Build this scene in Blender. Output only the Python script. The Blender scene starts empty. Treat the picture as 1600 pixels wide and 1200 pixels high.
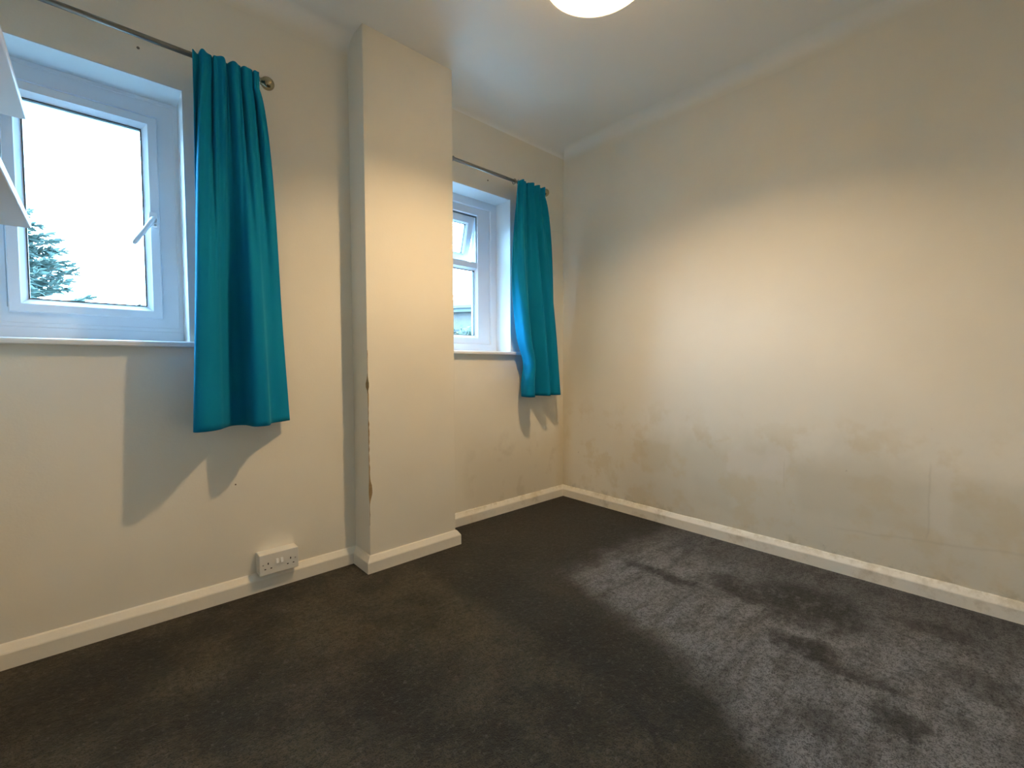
import bpy, bmesh, math, random
from mathutils import Vector, Matrix

# ------------------------------------------------------------------ camera, sky, exposure
scene = bpy.context.scene
col = scene.collection
random.seed(7)

CAM_P = Vector((-2.39044, -2.09177, 0.91733))
CAM_R = Vector((0.73876664, -0.67395776, -0.00218679))
CAM_U = Vector((0.03036696, 0.03004536, 0.99908715))
CAM_F = Vector((0.67327683, 0.73815866, -0.04266256))
cam_data = bpy.data.cameras.new('camera')
cam_data.sensor_fit = 'HORIZONTAL'
cam_data.sensor_width = 36.0
cam_data.lens = 706.11 / 1600 * 36.0
cam_data.clip_start = 0.02
cam = bpy.data.objects.new('camera', cam_data)
col.objects.link(cam)
cam.matrix_world = Matrix(((CAM_R.x, CAM_U.x, -CAM_F.x, CAM_P.x),
                           (CAM_R.y, CAM_U.y, -CAM_F.y, CAM_P.y),
                           (CAM_R.z, CAM_U.z, -CAM_F.z, CAM_P.z),
                           (0, 0, 0, 1)))
scene.camera = cam

SKY = (0.34, 0.66, 1.0)
SKY_STRENGTH = 23.0
BULB = (1.0, 0.70, 0.38)
BULB_STRENGTH = 715.0
world = bpy.data.worlds.new('overcast_sky')
scene.world = world
world.use_nodes = True
wn = world.node_tree.nodes
wn['Background'].inputs[0].default_value = SKY + (1,)
wn['Background'].inputs[1].default_value = SKY_STRENGTH

vs = scene.view_settings
vs.view_transform = 'Standard'
vs.look = 'None'
vs.exposure = 1.1
vs.gamma = 1.0
vs.use_curve_mapping = False
scene.cycles.use_denoising = True
scene.cycles.max_bounces = 10
scene.cycles.diffuse_bounces = 7
scene.cycles.transparent_max_bounces = 16
scene.cycles.sample_clamp_indirect = 6.0

# ------------------------------------------------------------------ measured layout (metres)
WL = -0.059            # face of the window wall beside the first window
CK = -0.211            # face of the projecting pier
C0, C1 = -1.5276, -1.0692
XL = -2.80             # left wall
YF = -2.70             # wall behind the camera
H = 2.36
YO = 0.24              # outer face of the window wall
W1 = (-2.67, -2.138, 0.985, 1.908)     # opening of the first window
W2 = (-1.045, -0.491, 0.980, 1.932)     # opening of the second window
LAMP = Vector((-1.19, -1.18, 2.265))

for (x0, x1, z0, z1) in (W1, W2):       # daylight portals, they only guide the sampling of the sky
    ld = bpy.data.lights.new('sky_portal', 'AREA')
    ld.shape = 'RECTANGLE'
    ld.size = x1 - x0
    ld.size_y = z1 - z0
    ld.cycles.is_portal = True
    lo = bpy.data.objects.new('sky_portal', ld)
    lo.location = ((x0 + x1) / 2, YO + 0.01, (z0 + z1) / 2)
    lo.rotation_euler = (-math.pi / 2, 0, 0)
    col.objects.link(lo)


# ------------------------------------------------------------------ node helpers
class G:
    """small expression helper around one material's node tree"""
    def __init__(self, name, rough=0.6, spec=0.5):
        self.mat = bpy.data.materials.new(name)
        self.mat.use_nodes = True
        self.t = self.mat.node_tree
        self.b = self.t.nodes['Principled BSDF']
        self.b.inputs['Roughness'].default_value = rough
        self.b.inputs['Specular IOR Level'].default_value = spec
        g = self.t.nodes.new('ShaderNodeNewGeometry')
        self.pos = g.outputs['Position']
        self.nor = g.outputs['Normal']

    def _in(self, sock, v):
        if isinstance(v, bpy.types.NodeSocket):
            self.t.links.new(v, sock)
        elif v is not None:
            if isinstance(v, (tuple, list)) and len(v) == 3 and sock.type == 'RGBA':
                v = tuple(v) + (1,)
            sock.default_value = v

    def m(self, op, a, b=None, c=None, clamp=False):
        n = self.t.nodes.new('ShaderNodeMath')
        n.operation = op
        n.use_clamp = clamp
        for i, v in enumerate((a, b, c)):
            self._in(n.inputs[i], v)
        return n.outputs[0]

    def add(self, a, b): return self.m('ADD', a, b)
    def sub(self, a, b): return self.m('SUBTRACT', a, b)
    def mul(self, a, b): return self.m('MULTIPLY', a, b)

    def xyz(self, v=None):
        n = self.t.nodes.new('ShaderNodeSeparateXYZ')
        self._in(n.inputs[0], v or self.pos)
        return n.outputs

    def noise(self, scale, detail=4, rough=0.55, vec=None, dist=0.0):
        n = self.t.nodes.new('ShaderNodeTexNoise')
        self._in(n.inputs['Vector'], vec or self.pos)
        n.inputs['Scale'].default_value = scale
        n.inputs['Detail'].default_value = detail
        n.inputs['Roughness'].default_value = rough
        n.inputs['Distortion'].default_value = dist
        return n.outputs['Fac']

    def stretch(self, sx, sy, sz, rz=0.0):
        n = self.t.nodes.new('ShaderNodeMapping')
        self._in(n.inputs['Vector'], self.pos)
        n.inputs['Scale'].default_value = (sx, sy, sz)
        n.inputs['Rotation'].default_value = (0, 0, rz)
        return n.outputs[0]

    def step(self, v, lo, hi, o0=0.0, o1=1.0):
        n = self.t.nodes.new('ShaderNodeMapRange')
        n.interpolation_type = 'SMOOTHSTEP'
        self._in(n.inputs['Value'], v)
        n.inputs['From Min'].default_value = lo
        n.inputs['From Max'].default_value = hi
        n.inputs['To Min'].default_value = o0
        n.inputs['To Max'].default_value = o1
        return n.outputs[0]

    def window(self, v, a, b, soft):
        """1 between a and b with soft edges"""
        return self.mul(self.step(v, a - soft, a + soft), self.step(v, b - soft, b + soft, 1.0, 0.0))

    def mix(self, f, a, b):
        n = self.t.nodes.new('ShaderNodeMix')
        n.data_type = 'RGBA'
        self._in(n.inputs[0], f)
        self._in(n.inputs[6], a)
        self._in(n.inputs[7], b)
        return n.outputs[2]

    def color(self, v): self._in(self.b.inputs['Base Color'], v)

    def bump(self, h, strength=0.2, dist=0.005):
        n = self.t.nodes.new('ShaderNodeBump')
        n.inputs['Strength'].default_value = strength
        n.inputs['Distance'].default_value = dist
        self._in(n.inputs['Height'], h)
        self.t.links.new(n.outputs[0], self.b.inputs['Normal'])


def plain(name, color, rough=0.5, spec=0.5, metal=0.0, var=0.06, scale=30, bump=0.0, bdist=0.002):
    g = G(name, rough, spec)
    g.b.inputs['Metallic'].default_value = metal
    n = g.noise(scale, 3)
    dark = tuple(c * (1 - var) for c in color)
    lite = tuple(min(1, c * (1 + var)) for c in color)
    g.color(g.mix(n, dark, lite))
    if bump:
        g.bump(n, bump, bdist)
    return g.mat


WALL = (0.79, 0.75, 0.658)


def wall_material(name, kind):
    g = G(name, 0.55, 0.3)
    x, y, z = g.xyz()
    big = g.noise(1.6, 4)
    mid = g.noise(7, 5, 0.6)
    fine = g.noise(140, 3)
    c = g.mix(g.step(big, 0.35, 0.7), tuple(v * 0.97 for v in WALL), tuple(v * 1.02 for v in WALL))
    if kind == 'right':
        # damp, patched lower part of the wall
        wob = g.mul(g.sub(g.noise(3.2, 5, 0.6), 0.5), 0.35)
        zz = g.add(z, wob)
        low = g.mul(g.step(zz, 0.42, 0.62, 1.0, 0.0), g.step(y, -0.3, -0.75, 0.0, 1.0))
        c = g.mix(g.mul(low, 0.62), c, (0.60, 0.555, 0.45))
        # yellow blotches
        bl = g.mul(g.step(g.noise(5.5, 4, 0.6), 0.50, 0.62), g.step(zz, 0.5, 0.75, 1.0, 0.0))
        c = g.mix(g.mul(bl, 0.40), c, (0.62, 0.52, 0.34))
        # one squarish discoloured blotch
        yb = g.add(y, g.mul(g.sub(mid, 0.5), 0.10))
        zb = g.add(z, g.mul(g.sub(g.noise(9, 4), 0.5), 0.10))
        b1 = g.mul(g.window(yb, -0.80, -0.62, 0.015), g.window(zb, 0.28, 0.47, 0.02))
        c = g.mix(g.mul(b1, 0.28), c, (0.58, 0.50, 0.34))
        # paler filler patches
        for (a, b, lo, hi, k) in ((-1.40, -1.12, 0.36, 0.48, 0.45), (-1.96, -1.90, 0.24, 0.52, 0.30), (-1.39, -1.30, 0.40, 0.53, 0.35)):
            p = g.mul(g.window(yb, a, b, 0.012), g.window(zb, lo, hi, 0.02))
            c = g.mix(g.mul(p, k), c, (0.76, 0.71, 0.64))
        # darker patches between them
        for (a, b, lo, hi, k) in ((-1.88, -1.45, 0.24, 0.44, 0.35), (-2.3, -1.97, 0.28, 0.50, 0.30), (-1.15, -0.95, 0.16, 0.30, 0.25)):
            p = g.mul(g.window(yb, a, b, 0.03), g.window(zb, lo, hi, 0.03))
            c = g.mix(g.mul(p, k), c, (0.56, 0.52, 0.42))
        # hairline crack, vertical then curving along the wall
        yc = g.add(y, g.mul(g.sub(g.noise(14, 3), 0.5), 0.018))
        cr = g.mul(g.window(yc, -1.902, -1.896, 0.003), g.window(z, 0.22, 0.52, 0.03))
        zc = g.add(g.add(z, g.mul(g.sub(g.noise(6, 3), 0.5), 0.03)), g.mul(g.add(y, 1.9), 0.09))
        cr2 = g.mul(g.window(zc, 0.214, 0.222, 0.006), g.window(y, -2.3, -1.6, 0.05))
        cr3 = g.mul(g.window(yc, -1.392, -1.387, 0.003), g.window(z, 0.33, 0.46, 0.03))
        c = g.mix(g.mul(g.m('MAXIMUM', g.m('MAXIMUM', cr, cr2), cr3), 0.22), c, (0.42, 0.38, 0.30))
        # mould line above the skirting board
        mo = g.mul(g.step(z, 0.07, 0.13, 1.0, 0.0), g.step(g.noise(18, 5, 0.65), 0.48, 0.68))
        c = g.mix(g.mul(mo, 0.5), c, (0.40, 0.36, 0.26))
        # yellowed strip in the corner
        co = g.mul(g.step(g.add(y, g.mul(g.sub(mid, 0.5), 0.06)), -0.12, -0.005), g.step(z, 1.25, 0.7, 0.0, 1.0))
        c = g.mix(g.mul(co, 0.55), c, (0.62, 0.52, 0.33))
        sp = g.mul(g.step(g.noise(26, 2), 0.73, 0.76), g.step(z, 0.8, 0.5, 0.0, 1.0))
        c = g.mix(g.mul(sp, 0.45), c, (0.38, 0.33, 0.26))
    if kind == 'back':
        # stains in the alcove by the corner
        right = g.step(x, -0.95, -0.70)
        wob = g.mul(g.sub(g.noise(3.6, 5, 0.6), 0.5), 0.30)
        low = g.mul(g.step(g.add(z, wob), 0.30, 0.52, 1.0, 0.0), right)
        c = g.mix(g.mul(low, 0.34), c, (0.60, 0.53, 0.40))
        bl = g.mul(g.mul(g.step(g.noise(6.5, 4, 0.6), 0.52, 0.66), g.step(z, 0.6, 0.35, 0.0, 1.0)), right)
        c = g.mix(g.mul(bl, 0.30), c, (0.48, 0.42, 0.31))
        co = g.mul(g.step(g.add(x, g.mul(g.sub(mid, 0.5), 0.06)), -0.10, -0.01), g.step(z, 0.95, 0.5, 0.0, 1.0))
        c = g.mix(g.mul(co, 0.45), c, (0.62, 0.53, 0.34))
    g.color(c)
    h = g.add(g.mul(fine, 0.5), g.mul(g.noise(9, 4), 1.6))
    g.bump(h, 0.16, 0.004)
    return g.mat


def carpet_material():
    g = G('charcoal_carpet', 0.95, 0.1)
    # distorted floor coordinates so that the worn patches get ragged edges
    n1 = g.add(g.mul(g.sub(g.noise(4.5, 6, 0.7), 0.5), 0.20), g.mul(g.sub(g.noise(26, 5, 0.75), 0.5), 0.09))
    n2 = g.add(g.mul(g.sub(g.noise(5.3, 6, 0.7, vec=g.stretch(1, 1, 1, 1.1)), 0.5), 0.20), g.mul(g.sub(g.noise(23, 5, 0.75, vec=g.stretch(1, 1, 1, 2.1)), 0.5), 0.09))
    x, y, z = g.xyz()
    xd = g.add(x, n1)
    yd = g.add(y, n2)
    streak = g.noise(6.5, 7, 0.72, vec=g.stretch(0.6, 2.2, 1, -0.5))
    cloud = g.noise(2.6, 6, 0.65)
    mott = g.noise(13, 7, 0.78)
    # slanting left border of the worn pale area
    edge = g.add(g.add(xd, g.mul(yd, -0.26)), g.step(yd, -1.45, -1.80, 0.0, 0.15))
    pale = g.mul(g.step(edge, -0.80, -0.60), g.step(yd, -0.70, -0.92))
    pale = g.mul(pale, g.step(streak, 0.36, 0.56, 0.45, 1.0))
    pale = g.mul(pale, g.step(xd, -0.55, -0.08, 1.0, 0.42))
    # flattened dark strip between the pale area and the browner left area
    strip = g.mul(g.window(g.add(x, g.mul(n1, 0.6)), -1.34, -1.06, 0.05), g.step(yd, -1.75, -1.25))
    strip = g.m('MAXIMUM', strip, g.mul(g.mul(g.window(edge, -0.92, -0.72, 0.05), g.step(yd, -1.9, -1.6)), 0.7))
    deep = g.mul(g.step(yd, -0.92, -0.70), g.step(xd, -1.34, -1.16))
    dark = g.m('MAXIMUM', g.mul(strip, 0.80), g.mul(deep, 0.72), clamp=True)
    smear = g.step(g.noise(15, 6, 0.75, vec=g.stretch(0.8, 1.6, 1, -0.4)), 0.36, 0.54, 0.55, 1.0)
    for (bx_, by_, rx, ry, k) in ((-0.42, -1.60, 0.15, 0.20, 0.9), (-0.48, -1.42, 0.09, 0.16, 0.85), (-0.72, -1.68, 0.055, 0.09, 0.9), (-0.77, -1.83, 0.035, 0.11, 0.8),
                                  (-0.90, -1.93, 0.05, 0.06, 0.8), (-1.05, -1.80, 0.05, 0.07, 0.6), (-1.37, -1.50, 0.025, 0.05, 0.9), (-1.72, -0.96, 0.16, 0.13, 0.6),
                                  (-2.42, -0.34, 0.22, 0.16, 0.9), (-2.15, -0.75, 0.10, 0.12, 0.5), (-0.60, -1.10, 0.035, 0.20, 0.8), (-0.56, -2.05, 0.07, 0.07, 0.6),
                                  (-0.28, -1.95, 0.05, 0.12, 0.6)):
        dx = g.m('DIVIDE', g.sub(xd, bx_), rx)
        dy = g.m('DIVIDE', g.sub(yd, by_), ry)
        rr = g.add(g.mul(dx, dx), g.mul(dy, dy))
        dark = g.m('MAXIMUM', dark, g.mul(g.mul(g.step(rr, 0.1, 2.2, 1.0, 0.0), k), smear))
    base = g.mix(g.step(cloud, 0.36, 0.62), (0.026, 0.020, 0.011), (0.100, 0.083, 0.054))
    base = g.mix(g.step(xd, -1.2, -0.4), base, (0.050, 0.045, 0.040))
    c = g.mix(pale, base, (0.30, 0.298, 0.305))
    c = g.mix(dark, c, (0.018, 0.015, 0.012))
    # two parallel drag marks
    for off, k in ((0.0, 1.0), (0.05, -1.0)):
        w = g.mul(g.window(g.add(y, off), -1.515, -1.49, 0.010), g.window(x, -1.04, -0.74, 0.04))
        c = g.mix(g.mul(w, 0.35), c, (0.20, 0.195, 0.195) if k > 0 else (0.05, 0.047, 0.046))
    c = g.mix(g.step(mott, 0.46, 0.70, 0.0, 0.62), c, (0.022, 0.020, 0.018))
    c = g.mix(g.step(g.noise(17, 6, 0.8, vec=g.stretch(1, 1, 1, 0.6)), 0.55, 0.78, 0.0, 0.30), c, (0.17, 0.155, 0.13))
    fine = g.noise(240, 3, 0.75)
    tuft = g.noise(70, 5, 0.8)
    grain = g.add(g.mul(fine, 0.5), g.mul(tuft, 0.5))
    c = g.mix(g.step(grain, 0.43, 0.54, 0.72, 0.0), c, (0.008, 0.007, 0.006))
    c = g.mix(g.step(g.noise(58, 5, 0.85), 0.54, 0.66, 0.0, 0.34), c, (0.20, 0.185, 0.16))
    g.color(c)
    g.bump(g.add(g.add(g.mul(fine, 0.7), g.mul(tuft, 1.3)), g.mul(mott, 1.6)), 0.9, 0.012)
    g.b.inputs['Sheen Weight'].default_value = 0.10
    g.b.inputs['Sheen Roughness'].default_value = 0.5
    return g.mat


def skirting_material(name, dirt):
    g = G(name, 0.42, 0.45)
    x, y, z = g.xyz()
    c = g.mix(g.noise(12, 4), (0.80, 0.76, 0.67), (0.84, 0.80, 0.72))
    if dirt:
        d = g.mul(g.step(g.noise(9, 6, 0.7), 0.50, 0.70), 0.55 * dirt)
        c = g.mix(d, c, (0.46, 0.40, 0.29))
        up = g.mul(g.step(z, 0.045, 0.075), g.step(g.noise(22, 5, 0.7), 0.46, 0.62))
        c = g.mix(g.mul(up, 0.5 * dirt), c, (0.52, 0.45, 0.32))
    g.color(c)
    g.bump(g.add(g.noise(60, 3), g.mul(g.noise(11, 4), 2.0)), 0.15, 0.004)
    return g.mat


M = {}
M['wall'] = wall_material('magnolia_paint', 'plain')
M['wall_right'] = wall_material('magnolia_paint_damp', 'right')
M['wall_back'] = wall_material('magnolia_paint_alcove', 'back')
CEIL = (0.87, 0.86, 0.83)
M['ceiling'] = plain('ceiling_paint', CEIL, 0.7, 0.2, var=0.02, scale=3, bump=0.05)
g = G('coving_paint', 0.6, 0.25)                      # wall paint feathered out into the ceiling paint
g.color(g.mix(g.step(g.add(g.xyz()[2], g.mul(g.sub(g.noise(14, 3), 0.5), 0.008)), H - 0.070, H - 0.004), WALL, CEIL))
M['cove'] = g.mat
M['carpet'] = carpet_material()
M['skirt'] = skirting_material('skirting_gloss', 0.0)
M['skirt_dirty'] = skirting_material('skirting_gloss_stained', 1.0)
M['upvc'] = plain('white_upvc', (0.73, 0.78, 0.84), 0.28, 0.5, var=0.015, scale=6)
M['reveal'] = plain('reveal_white_paint', (0.70, 0.72, 0.73), 0.5, 0.3, var=0.02, scale=8, bump=0.08)
M['sill'] = plain('sill_gloss_white', (0.82, 0.81, 0.79), 0.3, 0.5, var=0.02, scale=9)
M['gasket'] = plain('black_gasket', (0.06, 0.06, 0.065), 0.6, 0.3)
M['rod'] = plain('brushed_nickel', (0.27, 0.25, 0.22), 0.32, 0.5, 1.0, 0.05, 40)
M['brass'] = plain('antique_brass', (0.36, 0.31, 0.20), 0.22, 0.5, 1.0, 0.08, 40)
M['plastic'] = plain('white_plastic', (0.78, 0.76, 0.71), 0.35, 0.5, var=0.02)
M['rocker'] = plain('bright_white_plastic', (0.88, 0.87, 0.85), 0.25, 0.5, var=0.01)
M['slot'] = plain('dark_slot', (0.03, 0.028, 0.025), 0.7, 0.2)
M['screw'] = plain('steel_screw', (0.45, 0.43, 0.40), 0.35, 0.5, 1.0)
M['hole'] = plain('dark_plug_hole', (0.16, 0.13, 0.10), 0.9, 0.1)
M['shelf'] = plain('shelf_white_paint', (0.68, 0.64, 0.63), 0.45, 0.4, var=0.03, scale=10)
M['plaster'] = plain('exposed_brown_plaster', (0.36, 0.24, 0.12), 0.95, 0.1, var=0.45, scale=60, bump=0.6, bdist=0.004)
M['handle'] = plain('white_handle', (0.80, 0.81, 0.83), 0.25, 0.5, var=0.01)
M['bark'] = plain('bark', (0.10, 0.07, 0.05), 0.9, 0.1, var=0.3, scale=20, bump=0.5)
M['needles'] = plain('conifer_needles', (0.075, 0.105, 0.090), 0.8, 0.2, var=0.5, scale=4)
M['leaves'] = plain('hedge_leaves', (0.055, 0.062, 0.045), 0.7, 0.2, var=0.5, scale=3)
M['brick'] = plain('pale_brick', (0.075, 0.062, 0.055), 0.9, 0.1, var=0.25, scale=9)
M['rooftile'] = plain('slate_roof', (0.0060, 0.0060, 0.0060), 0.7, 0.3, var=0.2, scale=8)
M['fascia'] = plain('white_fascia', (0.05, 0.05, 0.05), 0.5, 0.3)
M['reflector'] = plain('pale_reflector', (0.74, 0.73, 0.71), 0.9, 0.1, var=0.05, scale=2)  # pale tone of the added bounce surface outside
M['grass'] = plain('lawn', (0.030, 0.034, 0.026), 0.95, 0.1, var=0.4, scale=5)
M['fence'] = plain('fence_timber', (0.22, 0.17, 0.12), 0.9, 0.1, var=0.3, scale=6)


def fabric_material():
    g = G('teal_curtain_cloth', 0.85, 0.06)
    n = g.noise(5, 4)
    w1 = g.noise(420, 2, vec=g.stretch(1, 1, 0.12))
    c = g.mix(n, (0.002, 0.150, 0.29), (0.003, 0.190, 0.36))
    g.color(c)
    g.bump(g.add(w1, g.mul(g.noise(24, 3), 2.0)), 0.18, 0.002)
    g.b.inputs['Sheen Weight'].default_value = 0.25
    g.b.inputs['Sheen Roughness'].default_value = 0.4
    g.b.inputs['Sheen Tint'].default_value = (0.1, 0.75, 1.0, 1)
    return g.mat


M['fabric'] = fabric_material()


def glass_material():
    m = bpy.data.materials.new('window_glass')
    m.use_nodes = True
    t = m.node_tree
    t.nodes.clear()
    out = t.nodes.new('ShaderNodeOutputMaterial')
    mix = t.nodes.new('ShaderNodeMixShader')
    tr = t.nodes.new('ShaderNodeBsdfTransparent')
    tr.inputs[0].default_value = (0.97, 0.985, 0.98, 1)
    gl = t.nodes.new('ShaderNodeBsdfGlossy')
    gl.inputs['Roughness'].default_value = 0.01
    lw = t.nodes.new('ShaderNodeLayerWeight')         # facing weight: the same from both sides of the thin pane
    pw = t.nodes.new('ShaderNodeMath')
    pw.operation = 'POWER'
    pw.inputs[1].default_value = 4.0
    ma = t.nodes.new('ShaderNodeMath')
    ma.operation = 'MULTIPLY_ADD'
    ma.inputs[1].default_value = 0.5
    ma.inputs[2].default_value = 0.025
    t.links.new(lw.outputs['Facing'], pw.inputs[0])
    t.links.new(pw.outputs[0], ma.inputs[0])
    t.links.new(ma.outputs[0], mix.inputs[0])
    t.links.new(tr.outputs[0], mix.inputs[1])
    t.links.new(gl.outputs[0], mix.inputs[2])
    t.links.new(mix.outputs[0], out.inputs[0])
    return m


M['glass'] = glass_material()


def shade_material():
    m = bpy.data.materials.new('cream_shade_cloth')
    m.use_nodes = True
    t = m.node_tree
    t.nodes.clear()
    out = t.nodes.new('ShaderNodeOutputMaterial')
    mix = t.nodes.new('ShaderNodeMixShader')
    mix.inputs[0].default_value = 0.30
    d = t.nodes.new('ShaderNodeBsdfDiffuse')
    n = t.nodes.new('ShaderNodeTexNoise')
    n.inputs['Scale'].default_value = 90
    mx = t.nodes.new('ShaderNodeMix')
    mx.data_type = 'RGBA'
    mx.inputs[6].default_value = (0.84, 0.80, 0.72, 1)
    mx.inputs[7].default_value = (0.88, 0.85, 0.78, 1)
    t.links.new(n.outputs['Fac'], mx.inputs[0])
    t.links.new(mx.outputs[2], d.inputs[0])
    tl = t.nodes.new('ShaderNodeBsdfTranslucent')
    tl.inputs[0].default_value = (0.86, 0.82, 0.74, 1)
    t.links.new(d.outputs[0], mix.inputs[1])
    t.links.new(tl.outputs[0], mix.inputs[2])
    t.links.new(mix.outputs[0], out.inputs[0])
    return m


M['shade'] = shade_material()


def emission_material(name, color, strength):
    m = bpy.data.materials.new(name)
    m.use_nodes = True
    t = m.node_tree
    t.nodes.clear()
    out = t.nodes.new('ShaderNodeOutputMaterial')
    e = t.nodes.new('ShaderNodeEmission')
    e.inputs[0].default_value = color + (1,)
    e.inputs[1].default_value = strength
    t.links.new(e.outputs[0], out.inputs[0])
    return m


# ------------------------------------------------------------------ mesh helpers
def obj(name, bm, mat, parent=None, smooth=False, bevel=0.0, seg=2):
    me = bpy.data.meshes.new(name)
    bm.normal_update()
    bm.to_mesh(me)
    bm.free()
    for mm in (mat if isinstance(mat, (list, tuple)) else [mat]):
        me.materials.append(mm)
    if smooth:
        for p in me.polygons:
            p.use_smooth = True
    o = bpy.data.objects.new(name, me)
    col.objects.link(o)
    if bevel:
        b = o.modifiers.new('bevel', 'BEVEL')
        b.width = bevel
        b.segments = seg
        b.limit_method = 'ANGLE'
    if parent:
        o.parent = parent
        o.matrix_parent_inverse = parent.matrix_basis.inverted()
    return o


def empty(name, loc=(0, 0, 0)):
    o = bpy.data.objects.new(name, None)
    o.location = loc
    o.empty_display_size = 0.05
    col.objects.link(o)
    return o


def tag(o, label, cat, group=None):
    o['label'] = label
    o['category'] = cat
    if group:
        o['group'] = group
    return o


def struct(o, label=None):
    o['kind'] = 'structure'
    if label:
        o['label'] = label
    return o


def box(bm, x0, x1, y0, y1, z0, z1):
    v = [bm.verts.new(p) for p in ((x0, y0, z0), (x1, y0, z0), (x1, y1, z0), (x0, y1, z0),
                                   (x0, y0, z1), (x1, y0, z1), (x1, y1, z1), (x0, y1, z1))]
    for f in ((0, 3, 2, 1), (4, 5, 6, 7), (0, 1, 5, 4), (1, 2, 6, 5), (2, 3, 7, 6), (3, 0, 4, 7)):
        bm.faces.new([v[i] for i in f])
    return v


def bx(*a):
    bm = bmesh.new()
    box(bm, *a)
    return bm


def frame_axes(d):
    d = d.normalized()
    a = Vector((0, 0, 1)) if abs(d.z) < 0.9 else Vector((1, 0, 0))
    u = d.cross(a).normalized()
    return u, d.cross(u).normalized()


def tube(bm, pts, radii, n=12, caps=True):
    pts = [Vector(p) for p in pts]
    if not isinstance(radii, (list, tuple)):
        radii = [radii] * len(pts)
    rings = []
    u0, w0 = frame_axes(pts[-1] - pts[0])
    for i, p in enumerate(pts):
        d = (pts[min(i + 1, len(pts) - 1)] - pts[max(i - 1, 0)]).normalized()
        u = (u0 - d * u0.dot(d)).normalized()
        w = d.cross(u)
        rings.append([bm.verts.new(p + (u * math.cos(2 * math.pi * k / n) + w * math.sin(2 * math.pi * k / n)) * radii[i]) for k in range(n)])
    for a, b in zip(rings, rings[1:]):
        for k in range(n):
            bm.faces.new((a[k], a[(k + 1) % n], b[(k + 1) % n], b[k]))
    if caps:
        bm.faces.new(rings[0][::-1])
        bm.faces.new(rings[-1])


def lathe(bm, center, axis, prof, n=24, close=True):
    """prof: (distance along axis, radius)"""
    axis = Vector(axis).normalized()
    u, w = frame_axes(axis)
    c = Vector(center)
    rings = []
    for (t, r) in prof:
        if r < 1e-6:
            rings.append([bm.verts.new(c + axis * t)])
        else:
            rings.append([bm.verts.new(c + axis * t + (u * math.cos(2 * math.pi * k / n) + w * math.sin(2 * math.pi * k / n)) * r) for k in range(n)])
    for a, b in zip(rings, rings[1:]):
        for k in range(n):
            k2 = (k + 1) % n
            if len(a) == 1 and len(b) == 1:
                continue
            if len(a) == 1:
                bm.faces.new((a[0], b[k2], b[k]))
            elif len(b) == 1:
                bm.faces.new((a[k], a[k2], b[0]))
            else:
                bm.faces.new((a[k], a[k2], b[k2], b[k]))
    bmesh.ops.recalc_face_normals(bm, faces=bm.faces[:])


def torus(bm, c, axis, R, r, n=20, m=8):
    u, w = frame_axes(Vector(axis))
    ax = Vector(axis).normalized()
    c = Vector(c)
    rings = []
    for i in range(n):
        a = 2 * math.pi * i / n
        d = u * math.cos(a) + w * math.sin(a)
        rings.append([bm.verts.new(c + d * (R + r * math.cos(2 * math.pi * j / m)) + ax * r * math.sin(2 * math.pi * j / m)) for j in range(m)])
    for i in range(n):
        a, b = rings[i], rings[(i + 1) % n]
        for j in range(m):
            bm.faces.new((a[j], b[j], b[(j + 1) % m], a[(j + 1) % m]))


# ------------------------------------------------------------------ room shell
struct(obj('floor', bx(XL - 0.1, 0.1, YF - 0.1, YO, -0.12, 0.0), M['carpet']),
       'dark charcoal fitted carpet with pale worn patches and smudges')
struct(obj('ceiling', bx(XL - 0.1, 0.1, YF - 0.1, YO, H, H + 0.12), M['ceiling']), 'white painted ceiling')
struct(obj('wall_right', bx(0.0, 0.12, YF - 0.1, YO, -0.1, H + 0.1), M['wall_right']),
       'magnolia wall with damp stains and filler patches low down')
struct(obj('wall_left', bx(XL - 0.12, XL, YF - 0.1, YO, -0.1, H + 0.1), M['wall']), 'plain magnolia wall carrying the shelves')
struct(obj('wall_front', bx(XL - 0.1, 0.1, YF - 0.12, YF, -0.1, H + 0.1), M['wall']), 'plain magnolia wall behind the viewer')


def wall_piece(bm, x0, x1, yi, hole):
    hx0, hx1, hz0, hz1 = hole
    box(bm, x0, hx0, yi, YO, -0.1, H + 0.1)
    box(bm, hx1, x1, yi, YO, -0.1, H + 0.1)
    box(bm, hx0, hx1, yi, YO, -0.1, hz0)
    box(bm, hx0, hx1, yi, YO, hz1, H + 0.1)


bm = bmesh.new()
wall_piece(bm, XL, (C0 + C1) / 2, WL, W1)
wall_piece(bm, (C0 + C1) / 2, 0.0, 0.0, W2)
wall_back = struct(obj('wall_back', bm, M['wall_back']), 'magnolia window wall with two deep window recesses')

# small marks and fixings left in the window wall
for (x, y, z) in ((-2.26, WL, 2.0), (-0.672, 0.0, 1.999)):
    bm = bmesh.new()
    lathe(bm, (x, y + 0.004, z), (0, -1, 0), [(0, 0), (0, 0.0045), (0.0055, 0.0045), (0.006, 0.003), (0.0045, 0.0)], 12)
    obj('plug_hole', bm, M['hole'], wall_back)
bm = bmesh.new()
lathe(bm, (-2.009, WL + 0.004, 0.449), (0, -1, 0), [(0, 0), (0, 0.003), (0.0055, 0.003), (0.006, 0.0015), (0.005, 0.0)], 10)
obj('plug_hole', bm, M['hole'], wall_back)
bm = bmesh.new()
tube(bm, [(-0.175 + 0.175 * i / 8 - 0.002, 0.0, 1.812 + 0.009 * i / 8 + random.uniform(-.002, .002)) for i in range(9)], 0.0022, 8)
obj('plaster_ridge', bm, M['wall_back'], wall_back, True)

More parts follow.
